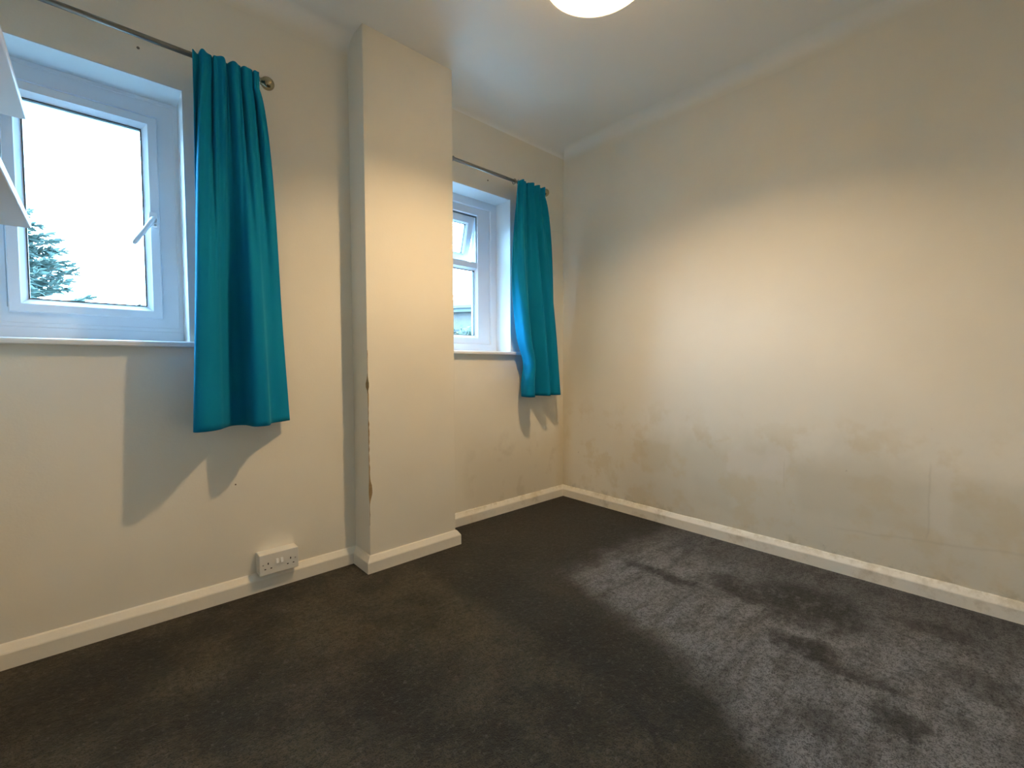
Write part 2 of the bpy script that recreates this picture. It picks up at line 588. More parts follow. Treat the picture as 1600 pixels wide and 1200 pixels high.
# lining of the two recesses: smooth white paint boards, one mesh per window recess
for (x0, x1, z0, z1), yi in ((W1, WL), (W2, 0.0)):
    t = 0.004
    bm = bmesh.new()
    box(bm, x0, x0 + t, yi + 0.0005, YO, z0, z1)
    box(bm, x1 - t, x1, yi + 0.0005, YO, z0, z1)
    box(bm, x0 + t, x1 - t, yi + 0.0005, YO, z1 - t, z1)
    obj('recess_lining', bm, M['reveal'], wall_back)

# pier: projecting boxed column with a chipped arris
bm = bmesh.new()
NZ = 150


def chip(z):
    j = random.uniform(0.0, 1.0)
    b = 0.0012 + 0.0016 * j * (1 if 0.25 < z < 1.0 else 0.2)
    if 0.79 < z < 0.875:
        b += 0.015 * max(0, 1 - abs(z - 0.83) / 0.045) * (0.7 + 0.5 * j)
    if 0.30 < z < 0.43:
        b += 0.016 * max(0, 1 - abs(z - 0.365) / 0.06) * (0.6 + 0.6 * j)
    if 0.43 < z < 0.80:
        b += 0.0025 * j
    return b


rows = []
for i in range(NZ + 1):
    z = -0.05 + (H + 0.06) * i / NZ
    b = chip(z)
    k = 0.5 + random.uniform(-0.12, 0.12)
    up = 0.79 < z < 0.875
    bs, bf = (b * 1.25, b * 0.35) if up else (b * 0.45, b * 1.0)
    rows.append([bm.verts.new(p) for p in ((C0, 0.0, z), (C0, CK + bs, z),
                                           (C0 + bf * k, CK + bs * (1 - k) * 0.9, z),
                                           (C0 + bf, CK, z), (C1 - 0.002, CK, z), (C1, CK + 0.002, z), (C1, 0.05, z))])
for a, b in zip(rows, rows[1:]):
    for k in range(6):
        f = bm.faces.new((a[k], a[k + 1], b[k + 1], b[k]))
        f.material_index = 1 if k in (1, 2) and -0.05 < (a[k].co.z) and 0.2 < a[k].co.z < 0.98 else 0
bmesh.ops.recalc_face_normals(bm, faces=bm.faces[:])
pier = struct(obj('wall_pier', bm, [M['wall'], M['plaster']]), 'boxed pier between the windows with a chipped plaster corner')

# ---- skirting and coving swept along the walls
PATH = [(XL, WL), (C0, WL), (C0, CK), (C1, CK), (C1, 0.0), (0.0, 0.0), (0.0, YF), (XL, YF)]
NP = len(PATH)


def offset(i, d):
    p0, p1, p2 = Vector(PATH[i - 1]), Vector(PATH[i]), Vector(PATH[(i + 1) % NP])
    a, b = (p1 - p0).normalized(), (p2 - p1).normalized()
    n1, n2 = Vector((a.y, -a.x)), Vector((b.y, -b.x))
    return p1 + (n1 + n2) / (1 + n1.dot(n2)) * d


def sweep(seg, prof, sub=1, jitter=0.0, top=None):
    bm = bmesh.new()
    i, j = seg, (seg + 1) % NP
    rows = []
    for s in range(sub + 1):
        f = s / sub
        row = []
        for k, (d, z) in enumerate(prof):
            p = offset(i, d).lerp(offset(j, d), f)
            dz = random.uniform(-jitter, jitter) if (k in (top or ())) and 0 < s < sub else 0
            row.append(bm.verts.new((p.x, p.y, z + dz)))
        rows.append(row)
    for a, b in zip(rows, rows[1:]):
        for k in range(len(prof)):
            k2 = (k + 1) % len(prof)
            bm.faces.new((a[k], a[k2], b[k2], b[k]))
    bm.faces.new(rows[0][::-1])
    bm.faces.new(rows[-1])
    bmesh.ops.recalc_face_normals(bm, faces=bm.faces[:])
    return bm


SK = [(0.0, 0.0), (0.021, 0.0), (0.021, 0.047), (0.0195, 0.051), (0.006, 0.071), (0.0, 0.074)]
for seg, nm, mt, lab in ((0, 'baseboard_left', 'skirt', 'white chamfered skirting board below the socket'),
                         (1, 'baseboard_pier_side', 'skirt', None), (2, 'baseboard_pier_front', 'skirt', 'white chamfered skirting board around the pier'),
                         (3, 'baseboard_pier_return', 'skirt', None), (4, 'baseboard_back', 'skirt_dirty', 'stained white skirting board in the alcove'),
                         (5, 'baseboard_right', 'skirt_dirty', 'stained white skirting board along the damp wall'),
                         (6, 'baseboard_front', 'skirt', None), (7, 'baseboard_side', 'skirt', None)):
    dirty = mt == 'skirt_dirty'
    bm = sweep(seg, SK, 60 if dirty else 1, 0.0016 if dirty else 0.0, (4, 5))
    struct(obj(nm, bm, M[mt], bevel=0.0), lab)

CW, CH = 0.085, 0.042
cove = [(0.0, H - CH)]
for i in range(1, 15):
    a = math.pi / 2 * i / 14
    cove.append((CW * (1 - math.cos(a)), H - CH + CH * math.sin(a)))
cove.append((0.0, H))


def straight(i0, d):
    a, b = Vector(PATH[i0]), Vector(PATH[(i0 + 1) % NP])
    t = (b - a).normalized()
    return Vector((t.y, -t.x)) * d


def cove_run(seg, butt_a, butt_b):
    bm = bmesh.new()
    i, j = seg, (seg + 1) % NP
    ra, rb = [], []
    prof = cove[:-1] if seg == 4 else [(d * 0.075 / CW, H - (H - z) * 0.075 / CH) for d, z in cove[:-1]]
    for d, z in prof:
        pa = Vector(PATH[i]) + straight(seg, d) if butt_a else offset(i, d)
        pb = Vector(PATH[j]) + straight(seg, d) if butt_b else offset(j, d)
        ra.append(bm.verts.new((pa.x, pa.y, z)))
        rb.append(bm.verts.new((pb.x, pb.y, z)))
    for k in range(len(prof) - 1):
        bm.faces.new((ra[k], rb[k], rb[k + 1], ra[k + 1])).smooth = True
    return bm


for n_, (seg, ba, bb) in enumerate(((0, False, True), (4, True, False), (5, False, False), (6, False, False), (7, False, False))):
    o = obj('trim_%d' % (n_ + 1), cove_run(seg, ba, bb), M['ceiling'] if seg == 4 else M['cove'])
    struct(o, 'plaster coving between wall and ceiling')


# ------------------------------------------------------------------ windows
def mitred(bm, x0, x1, z0, z1, prof):
    """rectangular frame of four mitred bars; prof = closed list of (inset from the outer edge, y)"""
    cor = [(x0, z0, 1, 1), (x1, z0, -1, 1), (x1, z1, -1, -1), (x0, z1, 1, -1)]
    for i in range(4):
        a, b = cor[i], cor[(i + 1) % 4]
        ra = [bm.verts.new((a[0] + a[2] * d, y, a[1] + a[3] * d)) for d, y in prof]
        rb = [bm.verts.new((b[0] + b[2] * d, y, b[1] + b[3] * d)) for d, y in prof]
        for k in range(len(prof)):
            k2 = (k + 1) % len(prof)
            bm.faces.new((ra[k], rb[k], rb[k2], ra[k2]))
        bm.faces.new(ra)
        bm.faces.new(rb[::-1])
    bmesh.ops.recalc_face_normals(bm, faces=bm.faces[:])


# --- window 1: single side-hung casement
win1 = struct(empty('window_1', ((W1[0] + W1[1]) / 2, 0.11, W1[2])), 'white casement window with a wedge of conifer behind the glass')
x0, x1, z0, z1 = W1[0] + 0.004, W1[1] - 0.004, W1[2] + 0.018, W1[3] - 0.004
F = 0.080
bm = bmesh.new()
mitred(bm, x0, x1, 1.046, z1, [(0, F), (0.012, F), (0.014, F + 0.003), (0.062, F + 0.003), (0.065, F + 0.010), (0.065, F + 0.06), (0, F + 0.06)])
obj('frame', bm, M['upvc'], win1)
obj('cill_board', bx(x0, x1, F - 0.004, F + 0.06, z0, 1.0455), M['upvc'], win1, bevel=0.002)
sx0, sx1, sz0, sz1 = -2.600, -2.206, 1.092, 1.832
bm = bmesh.new()
mitred(bm, sx0, sx1, sz0, sz1, [(0, F + 0.004), (0.0, F - 0.010), (0.003, F - 0.014), (0.028, F - 0.014), (0.031, F - 0.010), (0.042, F + 0.002), (0.046, F + 0.006), (0.046, F + 0.04), (0, F + 0.04)])
sash = obj('sash', bm, M['upvc'], win1)
bm = bmesh.new()
mitred(bm, sx0 + 0.0455, sx1 - 0.0455, sz0 + 0.0455, sz1 - 0.0455, [(0, F + 0.004), (0.003, F + 0.004), (0.003, F + 0.02), (0, F + 0.02)])
obj('gasket', bm, M['gasket'], sash)
obj('pane', bx(sx0 + 0.046, sx1 - 0.046, F + 0.012, F + 0.016, sz0 + 0.046, sz1 - 0.046), M['glass'], sash)
# handle on the right stile, lever tilted down to the left and out into the room
bm = bmesh.new()
box(bm, -2.240, -2.214, F - 0.022, F - 0.0135, 1.43, 1.485)
handle = obj('handle_base', bm, M['handle'], sash, bevel=0.004, seg=3)
bm = bmesh.new()
lathe(bm, (-2.227, F - 0.02, 1.455), (0, -1, 0), [(0, 0), (0, 0.011), (0.014, 0.0105), (0.017, 0.008), (0.017, 0)], 20)
obj('handle_spindle', bm, M['screw'], sash, True)
P, Q = Vector((-2.224, F - 0.036, 1.462)), Vector((-2.287, F - 0.058, 1.352))
bm = bmesh.new()
tube(bm, [P, P.lerp(Q, 0.15), P.lerp(Q, 0.5), P.lerp(Q, 0.93), Q], [0.006, 0.0085, 0.0075, 0.0082, 0.005], 10)
obj('handle_lever', bm, M['handle'], sash, True)
bm = bmesh.new()
lathe(bm, (-2.221, F - 0.022, 1.438), (0, -1, 0), [(0, 0), (0, 0.004), (0.002, 0.003), (0.002, 0)], 10)
obj('handle_screw', bm, M['screw'], sash)


def sill(xa, xb, yw, yin, zt, parent):
    """board with a rounded nose in front of the wall"""
    bm = bmesh.new()
    yf = yw - 0.035
    pr = [(yin, zt), (yf + 0.006, zt), (yf + 0.0015, zt - 0.003), (yf, zt - 0.009), (yf + 0.0015, zt - 0.017), (yf + 0.006, zt - 0.020), (yin, zt - 0.020)]
    a = [bm.verts.new((xa, y, z)) for y, z in pr]
    b = [bm.verts.new((xb, y, z)) for y, z in pr]
    for k in range(len(pr)):
        k2 = (k + 1) % len(pr)
        bm.faces.new((a[k], b[k], b[k2], a[k2]))
    bm.faces.new(a)
    bm.faces.new(b[::-1])
    bmesh.ops.recalc_face_normals(bm, faces=bm.faces[:])
    return obj('sill', bm, M['sill'], parent, bevel=0.001)


def sill_board(w, yw, parent, ends):
    # narrow inside the recess, wider nose with short horns in front of it
    zt = w[2] + 0.018
    bm = bmesh.new()
    box(bm, w[0] + 0.0045, w[1] - 0.0045, yw, 0.2, zt - 0.018, zt)
    o = obj('sill', bm, M['sill'], parent)
    bm = bmesh.new()
    yf = yw - 0.035
    pr = [(yw - 0.0002, zt), (yf + 0.006, zt), (yf + 0.0015, zt - 0.003), (yf, zt - 0.009), (yf + 0.0015, zt - 0.017), (yf + 0.006, zt - 0.020), (yw - 0.0002, zt - 0.020)]
    a = [bm.verts.new((ends[0], y, z)) for y, z in pr]
    b = [bm.verts.new((ends[1], y, z)) for y, z in pr]
    for k in range(len(pr)):
        k2 = (k + 1) % len(pr)
        bm.faces.new((a[k], b[k], b[k2], a[k2]))
    bm.faces.new(a)
    bm.faces.new(b[::-1])
    bmesh.ops.recalc_face_normals(bm, faces=bm.faces[:])
    obj('sill_nose', bm, M['sill'], o)


sill_board(W1, WL, win1, (-2.72, -2.09))

# --- window 2: fixed light below, top-hung fanlight above, set ajar
win2 = struct(empty('window_2', ((W2[0] + W2[1]) / 2, 0.16, W2[2])), 'white window with a small fanlight pushed ajar')
x0, x1, z0, z1 = W2[0] + 0.004, W2[1] - 0.004, W2[2] + 0.018, W2[3] - 0.004
F = 0.145
GX0, GX1 = -0.945, -0.640
bm = bmesh.new()
mitred(bm, -1.09, x1, z0, z1, [(0, F - 0.012), (0.044, F - 0.012), (0.048, F - 0.008), (0.048, F + 0.03), (0, F + 0.03)])
obj('outer_trim', bm, M['upvc'], win2)
bm = bmesh.new()
fw = x1 - 0.0485 - GX1
mitred(bm, GX0 - fw, GX1 + fw, 1.089 - fw, 1.833 + fw, [(0, F), (fw - 0.006, F), (fw, F + 0.006), (fw, F + 0.06), (0, F + 0.06)])
obj('frame', bm, M['upvc'], win2)
obj('transom', bx(GX0, GX1, F + 0.002, F + 0.06, 1.512, 1.550), M['upvc'], win2, bevel=0.003)
zb0 = 1.089
bm = bmesh.new()
mitred(bm, GX0, GX1, zb0, 1.512, [(0, F + 0.008), (0.010, F + 0.016), (0.012, F + 0.03), (0, F + 0.03)])
obj('glazing_bead', bm, M['upvc'], win2)
bm = bmesh.new()
mitred(bm, GX0 + 0.011, GX1 - 0.011, zb0 + 0.011, 1.501, [(0, F + 0.018), (0.003, F + 0.018), (0.003, F + 0.034), (0, F + 0.034)])
obj('gasket', bm, M['gasket'], win2)
obj('pane', bx(GX0 + 0.010, GX1 - 0.010, F + 0.026, F + 0.030, zb0 + 0.010, 1.502), M['glass'], win2)
# fanlight, turned outward about its top edge
ztop = 1.830
hinge = Vector((0, F + 0.022, ztop))
rot = Matrix.Translation(hinge) @ Matrix.Rotation(math.radians(15), 4, 'X') @ Matrix.Translation(-hinge)
ax0, ax1, az0, az1 = GX0 + 0.004, GX1 - 0.004, 1.5535, ztop
bm = bmesh.new()
mitred(bm, ax0, ax1, az0, az1, [(0, F + 0.022), (0.002, F + 0.018), (0.040, F + 0.018), (0.050, F + 0.026), (0.052, F + 0.032), (0.052, F + 0.055), (0, F + 0.055)])
bmesh.ops.transform(bm, matrix=rot, verts=bm.verts[:])
fan = obj('fanlight_sash', bm, M['upvc'], win2)
bm = bmesh.new()
mitred(bm, ax0 + 0.0515, ax1 - 0.0515, az0 + 0.0515, az1 - 0.0515, [(0, F + 0.03), (0.003, F + 0.03), (0.003, F + 0.044), (0, F + 0.044)])
bmesh.ops.transform(bm, matrix=rot, verts=bm.verts[:])
obj('gasket', bm, M['gasket'], fan)
bm = bx(ax0 + 0.052, ax1 - 0.052, F + 0.038, F + 0.042, az0 + 0.052, az1 - 0.052)
bmesh.ops.transform(bm, matrix=rot, verts=bm.verts[:])
obj('pane', bm, M['glass'], fan)
bm = bmesh.new()                                      # black seal round the fanlight rebate
box(bm, GX0, GX1, F + 0.006, F + 0.05, ztop + 0.0002, ztop + 0.0028)
box(bm, GX1 - 0.003, GX1 - 0.0002, F + 0.006, F + 0.012, 1.5505, ztop)
box(bm, GX0 + 0.0002, GX0 + 0.003, F + 0.006, F + 0.012, 1.5505, ztop)
obj('rebate_seal', bm, M['gasket'], win2)
sill_board(W2, 0.0, win2, (-1.062, -0.438))


# ------------------------------------------------------------------ curtain rods
def curtain_rod(name, xa, xb, y, z, yw, brackets, label):
    root = empty(name, ((xa + xb) / 2, y, z))
    bm = bmesh.new()
    tube(bm, [(xa, y, z), (xb, y, z)], 0.009, 16)
    obj('rod', bm, M['rod'], root, True).data.polygons[0].use_smooth = False
    for x, s in ((xa, -1), (xb, 1)):
        bm = bmesh.new()
        lathe(bm, (x - s * 0.006, y, z), (s, 0, 0), [(0, 0.0), (0, 0.0115), (0.008, 0.012), (0.010, 0.009), (0.013, 0.012)] +
              [(0.036 - 0.024 * math.cos(a), 0.0235 * math.sin(a)) for a in [math.pi * (0.18 + 0.82 * i / 12) for i in range(13)]][:-1] + [(0.060, 0.0)], 24)
        obj('finial', bm, M['brass'], root, True)
    for x in brackets:
        bm = bmesh.new()
        lathe(bm, (x, yw, z - 0.004), (0, -1, 0), [(0, 0), (0, 0.02), (0.004, 0.02), (0.006, 0.008), (yw - y - 0.008, 0.006), (yw - y - 0.008, 0)], 16)
        torus(bm, (x, y, z), (1, 0, 0), 0.0105, 0.0028, 20, 8)
        obj('bracket', bm, M['rod'], root, True)
    return tag(root, label, 'curtain rod')


R1 = (-0.159, 1.989)
R2 = (-0.100, 1.998)
curtain_rod('curtain_rod', -2.70, -1.915, R1[0], R1[1], WL, (-2.62, -1.975), 'thin metal curtain rod with ball finial above window behind the shelves')
curtain_rod('curtain_rod', -1.005, -0.315, R2[0], R2[1], 0.0, (-0.99, -0.36), 'thin metal curtain rod above the alcove window beyond the pier')


# ------------------------------------------------------------------ curtains
def spline(pts, n):
    pts = [Vector(p) for p in pts]
    out = []
    ext = [pts[0] * 2 - pts[1]] + pts + [pts[-1] * 2 - pts[-2]]
    for i in range(1, len(ext) - 2):
        p0, p1, p2, p3 = ext[i - 1:i + 3]
        for s in range(24):
            t = s / 24
            out.append(0.5 * ((2 * p1) + (p2 - p0) * t + (2 * p0 - 5 * p1 + 4 * p2 - p3) * t * t + (3 * p1 - p0 - 3 * p2 + p3) * t ** 3))
    out.append(pts[-1])
    L = [0.0]
    for a, b in zip(out, out[1:]):
        L.append(L[-1] + (b - a).length)
    res = []
    j = 0
    for k in range(n):
        d = L[-1] * k / (n - 1)
        while j < len(L) - 2 and L[j + 1] < d:
            j += 1
        f = (d - L[j]) / max(1e-9, L[j + 1] - L[j])
        res.append(out[j].lerp(out[j + 1], min(1, max(0, f))))
    return res


def sstep(a, b, v):
    t = min(1, max(0, (v - a) / (b - a)))
    return t * t * (3 - 2 * t)


def curtain(name, hem, xa, xb, y_rod, z_top, z_l, z_r, pleats, ex_l, ex_r, label, rod, extra=None):
    N, R = 200, 72
    hem = spline([(p[0], p[1], 0) for p in hem], N)
    root = empty(name, ((xa + xb) / 2, y_rod - 0.02, z_top))
    bm = bmesh.new()
    grid = []
    for r in range(R + 1):
        v = (r / R) ** 1.15
        row = []
        for k in range(N):
            u = k / (N - 1)
            ph = 2 * math.pi * pleats * u
            tx = xa + (xb - xa) * u + 0.006 * math.sin(ph * 1.0)
            ty = y_rod - 0.032 - 0.012 * math.cos(ph + 0.9 * math.sin(7.3 * u)) - 0.006 * math.cos(2.3 * ph + 1)
            ex = ex_l + (ex_r - ex_l) * u
            wv = max(0.0, (v - 0.05) / 0.95)
            bxw = wv ** ex
            byw = sstep(0.0, 0.75, wv) * 0.75 + 0.25 * wv
            x = tx + (hem[k].x - tx) * bxw
            y = ty + (hem[k].y - ty) * byw
            zt = z_top - 0.006 * (1 - math.cos(ph)) * 0.5 - (0.014 * (1 - sstep(0.0, 0.16, u)))
            zb = z_l + (z_r - z_l) * u
            z = zt + (zb - zt) * v
            y += 0.0035 * math.sin(9 * u + 5 * v) * math.sin(math.pi * v)
            if extra:
                x, y = extra(u, v, x, y)
            row.append(bm.verts.new((x, y, z)))
        grid.append(row)
    for a, b in zip(grid, grid[1:]):
        for k in range(N - 1):
            bm.faces.new((a[k], a[k + 1], b[k + 1], b[k]))
    bmesh.ops.recalc_face_normals(bm, faces=bm.faces[:])
    o = obj('cloth', bm, M['fabric'], root, True)
    s = o.modifiers.new('thickness', 'SOLIDIFY')
    s.thickness = 0.003
    s.offset = 0.0
    nr = 6
    for i in range(nr):
        x = xa + 0.012 + (xb - xa - 0.006) * i / (nr - 1)
        bm = bmesh.new()
        torus(bm, (x, rod[0], rod[1] - 0.0030), (1, 0.12, 0), 0.0145, 0.0022)
        ring = obj('ring', bm, M['rod'], root, True)
        bm = bmesh.new()
        tube(bm, [(x, rod[0] - 0.002, rod[1] - 0.0185), (x, rod[0] - 0.006, rod[1] - 0.026), (x, rod[0] - 0.016, rod[1] - 0.026), (x, rod[0] - 0.018, rod[1] - 0.014)], 0.0013, 6)
        obj('hook', bm, M['plastic'], ring, True)
    return tag(root, label, 'curtain')


HEM1 = [(-2.128, -0.135), (-2.150, -0.185), (-2.159, -0.240), (-2.125, -0.250), (-2.085, -0.221), (-2.062, -0.181), (-2.035, -0.138), (-2.008, -0.128),
        (-1.985, -0.150), (-1.972, -0.214), (-1.945, -0.227), (-1.921, -0.213), (-1.897, -0.150), (-1.85, -0.122), (-1.816, -0.097)]
curtain('curtain', HEM1, -2.126, -1.922, R1[0], 1.998, 0.690, 0.690, 5, 0.85, 0.62,
        'long teal pleated curtain hanging at the window behind the shelves', R1)
HEM2 = [(-0.482, -0.085), (-0.492, -0.115), (-0.502, -0.155), (-0.484, -0.181), (-0.459, -0.179), (-0.42, -0.130), (-0.372, -0.070), (-0.350, -0.110),
        (-0.323, -0.168), (-0.296, -0.152), (-0.262, -0.095), (-0.236, -0.140), (-0.199, -0.152), (-0.160, -0.105), (-0.130, -0.060)]


def tuck(u, v, x, y):
    # the edge next to the glass bellies out above the sill and is drawn in just over it
    e = (1 - sstep(0.0, 0.45, u))
    x -= 0.040 * e * math.sin(math.pi * min(1, v / 0.80)) ** 1.2
    x += 0.030 * e * math.exp(-((v - 0.84) / 0.07) ** 2)
    return x, y


curtain('curtain', HEM2, -0.565, -0.330, R2[0], 2.004, 0.722, 0.722, 4, 1.5, 0.65,
        'narrow teal pleated curtain hanging in the alcove corner', R2, tuck)

# ------------------------------------------------------------------ wall shelves over the first window's near end
for (zb, lab) in ((1.537, 'white painted wall shelf, the upper of the pair in front of the window'),
                  (1.267, 'white painted wall shelf, the lower of the pair in front of the window')):
    sh = empty('wall_shelf', ((XL - 2.51) / 2, -0.8, zb))
    obj('board', bx(XL + 0.001, -2.508, -1.20, -0.40, zb, zb + 0.020), M['shelf'], sh, bevel=0.003)
    for yb in (-1.05, -0.62):                        # small painted angle brackets screwed to the wall
        bm = bmesh.new()
        box(bm, XL + 0.0005, XL + 0.004, yb - 0.012, yb + 0.012, zb - 0.12, zb - 0.0002)
        box(bm, XL + 0.004, XL + 0.12, yb - 0.012, yb + 0.012, zb - 0.0038, zb - 0.0002)
        obj('bracket', bm, M['shelf'], sh)
    tag(sh, lab, 'shelf')

# ------------------------------------------------------------------ double socket
sx0, sx1, sz0, sz1, sd = -1.945, -1.799, 0.0765, 0.1600, 0.056
so = empty('double_socket', ((sx0 + sx1) / 2, WL, sz0))
obj('back_box', bx(sx0, sx1, WL - sd + 0.009, WL - 0.0003, sz0, sz1), M['plastic'], so, bevel=0.003)
obj('faceplate', bx(sx0 - 0.0005, sx1 + 0.0005, WL - sd, WL - sd + 0.0085, sz0 - 0.0005, sz1 + 0.0005), M['plastic'], so, bevel=0.003, seg=3)
cx = (sx0 + sx1) / 2
for s in (-1, 1):
    c = cx + s * 0.042
    for (dx, dz, w, h) in ((0, 0.004, 0.004, 0.008), (-0.011, -0.017, 0.0063, 0.004), (0.011, -0.017, 0.0063, 0.004)):
        zc = (sz0 + sz1) / 2 + dz - 0.001
        obj('socket_slot', bx(c + dx - w / 2, c + dx + w / 2, WL - sd - 0.0003, WL - sd + 0.001, zc - h / 2, zc + h / 2), M['slot'], so)
    xr = cx + s * 0.0085
    zc = sz1 - 0.036
    bm = bmesh.new()
    v = box(bm, xr - 0.005, xr + 0.005, WL - sd - 0.002, WL - sd + 0.002, zc - 0.009, zc + 0.009)
    for q in (0, 1):
        v[q].co.y -= 0.005
    obj('rocker_switch', bm, M['rocker'], so, bevel=0.001)
    bm = bmesh.new()
    lathe(bm, (cx + s * 0.0605, WL - sd + 0.0005, (sz0 + sz1) / 2), (0, -1, 0), [(0, 0), (0, 0.0032), (0.0012, 0.003), (0.0012, 0)], 12)
    obj('screw', bm, M['screw'], so)
tag(so, 'white double wall socket sitting on the skirting board', 'socket')

# ------------------------------------------------------------------ ceiling lamp
lamp = empty('ceiling_lamp', (LAMP.x, LAMP.y, H))
bm = bmesh.new()
lathe(bm, (LAMP.x, LAMP.y, H), (0, 0, -1), [(0, 0), (0, 0.045), (0.008, 0.044), (0.016, 0.034), (0.019, 0.014), (0.019, 0)], 32)
obj('ceiling_rose', bm, M['rocker'], lamp, True)
bm = bmesh.new()
lathe(bm, (LAMP.x, LAMP.y, H - 0.018), (0, 0, -1), [(0, 0), (0, 0.006), (0.006, 0.006), (0.006, 0.015), (0.026, 0.017), (0.026, 0.0)], 20)
obj('bulb_holder', bm, M['rocker'], lamp, True)
bm = bmesh.new()
pr = [(-0.051, 0.0), (-0.051, 0.0135), (-0.044, 0.020), (-0.034, 0.0235), (0.040, 0.0235), (0.052, 0.021), (0.060, 0.014), (0.063, 0.0)]
lathe(bm, (LAMP.x, LAMP.y, LAMP.z), (0, 0, -1), pr, 24)
obj('bulb', bm, emission_material('warm_bulb', BULB, BULB_STRENGTH), lamp, True)
bm = bmesh.new()                                     # open-bottomed dome shade
SR, SB = 0.170, 2.142
prof_o = []
for i in range(19):
    a = i / 18
    prof_o.append((SB + 0.182 * math.sin(a * math.pi / 2), 0.128 + (SR - 0.128) * math.cos(a * math.pi / 2) ** 0.9))
ringsv = []
n = 48
inner = [(z - (0.002 if i else 0.0), r - 0.003) for i, (z, r) in enumerate(prof_o)]
loop = prof_o + inner[::-1]
for (z, r) in loop:
    ringsv.append([bm.verts.new((LAMP.x + r * math.cos(2 * math.pi * k / n), LAMP.y + r * math.sin(2 * math.pi * k / n), z)) for k in range(n)])
for i in range(len(ringsv)):
    a, b = ringsv[i], ringsv[(i + 1) % len(ringsv)]
    for k in range(n):
        bm.faces.new((a[k], a[(k + 1) % n], b[(k + 1) % n], b[k]))
bmesh.ops.recalc_face_normals(bm, faces=bm.faces[:])
shade = obj('lamp_shade', bm, M['shade'], lamp, True)
bm = bmesh.new()                                     # spider ring that carries the shade on the holder
torus(bm, (LAMP.x, LAMP.y, 2.3205), (0, 0, 1), 0.0185, 0.0015, 20, 6)
for k in range(3):
    a = 2 * math.pi * k / 3
    tube(bm, [(LAMP.x + 0.019 * math.cos(a), LAMP.y + 0.019 * math.sin(a), 2.3205), (LAMP.x + 0.1275 * math.cos(a), LAMP.y + 0.1275 * math.sin(a), 2.3215)], 0.0014, 6)
obj('spider', bm, M['screw'], shade)
tag(lamp, 'lit ceiling lamp with a cream dome shade', 'lamp')


# ------------------------------------------------------------------ outside
GZ = -0.25
struct(obj('ground', bx(-45, 45, YO + 0.02, 60, GZ - 0.3, GZ), M['grass']), 'dark planting bed and lawn outside the windows')
bm = bmesh.new()  # unseen pale slab, added to bounce daylight onto the alcove ceiling
ring_ = [(-1.0, YO + 0.02), (9.0, YO + 0.02), (9.0, 6.0), (6.6, 6.0), (-1.0, 1.0)]  # slanted edge keeps its bounce off the shelf undersides
lo_ = [bm.verts.new((a, b, GZ)) for a, b in ring_]
hi_ = [bm.verts.new((a, b, GZ + 0.03)) for a, b in ring_]
bm.faces.new(lo_[::-1])
bm.faces.new(hi_)
for k in range(5):
    bm.faces.new((lo_[k], lo_[(k + 1) % 5], hi_[(k + 1) % 5], hi_[k]))
struct(obj('floor_reflector', bm, M['reflector']), 'unseen pale patio outside the alcove window')


def seen(px, py, depth):
    """world point on the ray of a photo pixel at a given forward distance"""
    return CAM_P + (CAM_F + CAM_R * ((px - 800) / 706.11) + CAM_U * ((600 - py) / 706.11)) * depth


def conifer(base, height, radius, label):
    rnd = random.Random(3)
    root = empty('conifer_tree', base)
    bm = bmesh.new()
    b = Vector(base)
    tube(bm, [b + Vector((0, 0, -0.05)), b + Vector((0.03, 0, height * 0.5)), b + Vector((0, 0.02, height * 0.97))], [0.14, 0.08, 0.015], 10)
    obj('trunk', bm, M['bark'], root, True)
    bm = bmesh.new()
    br = bmesh.new()
    for i in range(210):
        f = (i + rnd.random()) / 210
        z = height * (0.06 + 0.92 * f)
        L = radius * (1 - f) ** 0.75 * rnd.uniform(0.65, 1.12) + 0.12
        a = rnd.uniform(0, 2 * math.pi)
        d = Vector((math.cos(a), math.sin(a), rnd.uniform(-0.12, 0.22)))
        p0 = b + Vector((0, 0, z))
        pts = [p0 + d * L * t + Vector((0, 0, 0.16 * L * t * t)) for t in (0, 0.35, 0.7, 1.0)]
        tube(br, pts, [0.018, 0.012, 0.007, 0.003], 5, False)
        side = Vector((-d.y, d.x, 0)).normalized()
        for s in range(int(40 + 85 * L)):
            t = rnd.uniform(0.15, 1.0)
            q = p0 + d * L * t + Vector((0, 0, 0.16 * L * t * t))
            w = (d * rnd.uniform(0.4, 1.0) + side * rnd.uniform(-1, 1) + Vector((0, 0, rnd.uniform(-0.35, 0.45)))).normalized()
            ln = rnd.uniform(0.10, 0.24) * (1.15 - 0.4 * t)
            nrm = w.cross(Vector((rnd.uniform(-1, 1), rnd.uniform(-1, 1), 1))).normalized() * ln * 0.16
            v = [bm.verts.new(q), bm.verts.new(q + w * ln * 0.5 + nrm), bm.verts.new(q + w * ln), bm.verts.new(q + w * ln * 0.5 - nrm)]
            bm.faces.new(v)
    fo = obj('foliage', bm, M['needles'], root)
    obj('branches', br, M['bark'], root)['kind'] = 'stuff'
    fo['kind'] = 'stuff'
    return tag(root, label, 'tree')


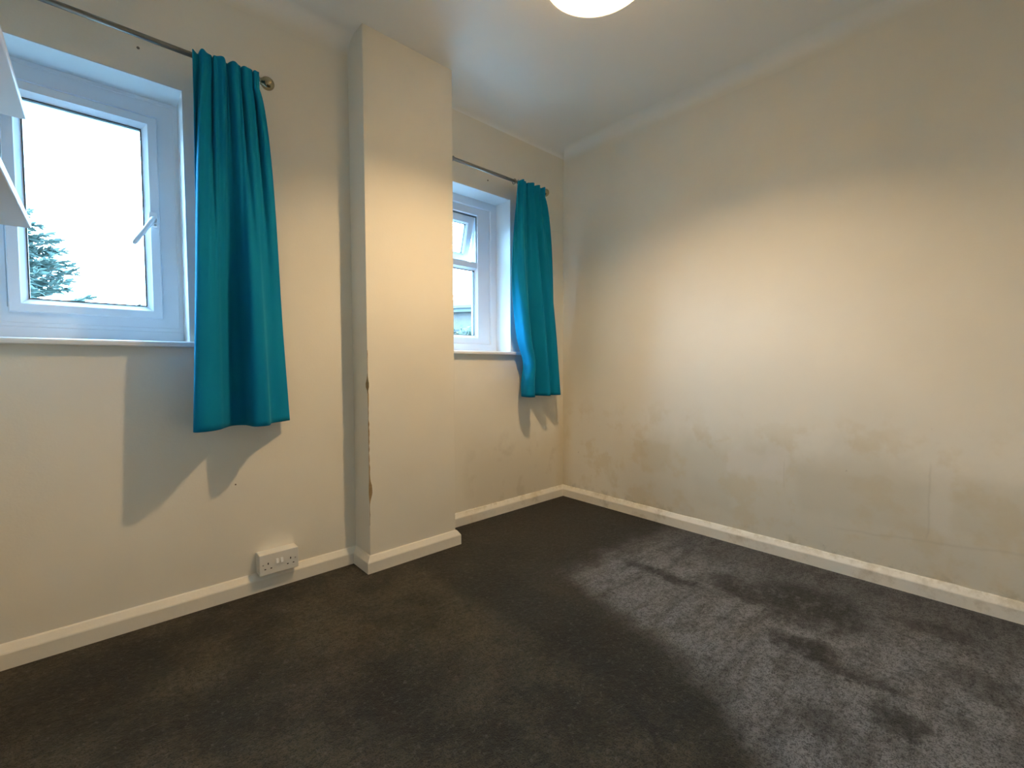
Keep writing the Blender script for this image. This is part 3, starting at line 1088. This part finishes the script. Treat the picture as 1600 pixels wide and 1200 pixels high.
def shrub(base, height, rx, label, group=None, seed=1, count=900, name='shrub'):
    rnd = random.Random(seed)
    root = empty(name, base)
    b = Vector(base)
    st = bmesh.new()
    bm = bmesh.new()
    for i in range(9):
        a = rnd.uniform(0, 6.28)
        e = b + Vector((math.cos(a) * rx * rnd.uniform(0.2, 0.75), math.sin(a) * rx * rnd.uniform(0.2, 0.75), height * rnd.uniform(0.7, 0.97)))
        m_ = b.lerp(e, 0.5) + Vector((rnd.uniform(-.1, .1), rnd.uniform(-.1, .1), 0))
        tube(st, [b + Vector((0, 0, -0.03)), m_, e], [0.025, 0.014, 0.004], 6, False)
        for s in range(count // 9):
            t = rnd.uniform(0.15, 1.0)
            c = b.lerp(e, t) + Vector((rnd.gauss(0, 0.16 * rx), rnd.gauss(0, 0.16 * rx), rnd.gauss(0, 0.08)))
            w = Vector((rnd.uniform(-1, 1), rnd.uniform(-1, 1), rnd.uniform(-0.5, 1))).normalized()
            u = w.cross(Vector((rnd.uniform(-1, 1), rnd.uniform(-1, 1), rnd.uniform(-1, 1)))).normalized()
            ln = rnd.uniform(0.07, 0.14)
            bm.faces.new([bm.verts.new(c), bm.verts.new(c + w * ln * 0.5 + u * ln * 0.3), bm.verts.new(c + w * ln), bm.verts.new(c + w * ln * 0.5 - u * ln * 0.3)])
    obj('stems', st, M['bark'], root, True)['kind'] = 'stuff'
    obj('foliage', bm, M['leaves'], root)['kind'] = 'stuff'
    return tag(root, label, 'shrub', group)


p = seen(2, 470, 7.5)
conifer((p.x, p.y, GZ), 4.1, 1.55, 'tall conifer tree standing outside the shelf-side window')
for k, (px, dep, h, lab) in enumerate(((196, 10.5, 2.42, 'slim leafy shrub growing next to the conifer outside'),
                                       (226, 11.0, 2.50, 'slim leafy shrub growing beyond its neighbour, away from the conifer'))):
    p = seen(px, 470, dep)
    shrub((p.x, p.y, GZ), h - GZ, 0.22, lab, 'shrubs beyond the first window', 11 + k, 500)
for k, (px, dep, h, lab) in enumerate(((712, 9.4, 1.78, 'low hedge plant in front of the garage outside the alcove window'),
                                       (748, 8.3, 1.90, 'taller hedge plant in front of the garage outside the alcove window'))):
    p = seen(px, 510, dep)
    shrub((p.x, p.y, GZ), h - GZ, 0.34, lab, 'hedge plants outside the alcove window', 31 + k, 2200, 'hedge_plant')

# low brick garage with a slate roof, seen through the alcove window
gp = seen(728, 480, 14.0)
gar = empty('garage', (gp.x, gp.y, GZ))
gar.rotation_euler = (0, 0, math.radians(-60))
GL, GD, EH = 4.0, 2.6, 2.72 - GZ


def gpart(name, bm, mat, parent):
    o = obj(name, bm, mat)
    o.parent = parent
    return o


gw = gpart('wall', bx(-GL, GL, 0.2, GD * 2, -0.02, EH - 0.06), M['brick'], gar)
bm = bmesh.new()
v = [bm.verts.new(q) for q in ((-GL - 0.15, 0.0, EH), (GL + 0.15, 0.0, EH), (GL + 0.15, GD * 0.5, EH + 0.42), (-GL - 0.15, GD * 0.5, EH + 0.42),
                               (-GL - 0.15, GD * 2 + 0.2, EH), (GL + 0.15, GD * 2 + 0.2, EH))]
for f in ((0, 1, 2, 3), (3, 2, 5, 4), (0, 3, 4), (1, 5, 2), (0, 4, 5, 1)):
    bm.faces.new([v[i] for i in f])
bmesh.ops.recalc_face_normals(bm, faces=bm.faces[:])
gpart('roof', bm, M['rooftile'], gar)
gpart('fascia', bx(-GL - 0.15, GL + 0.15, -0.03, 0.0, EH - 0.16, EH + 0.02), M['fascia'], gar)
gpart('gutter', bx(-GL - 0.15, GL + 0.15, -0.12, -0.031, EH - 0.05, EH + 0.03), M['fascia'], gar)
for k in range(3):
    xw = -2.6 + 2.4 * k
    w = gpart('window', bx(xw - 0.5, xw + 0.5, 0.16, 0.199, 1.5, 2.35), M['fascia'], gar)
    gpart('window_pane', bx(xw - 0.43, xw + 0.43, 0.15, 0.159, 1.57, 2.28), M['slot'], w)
tag(gar, 'low brick garage with slate roof outside the alcove window', 'garage')
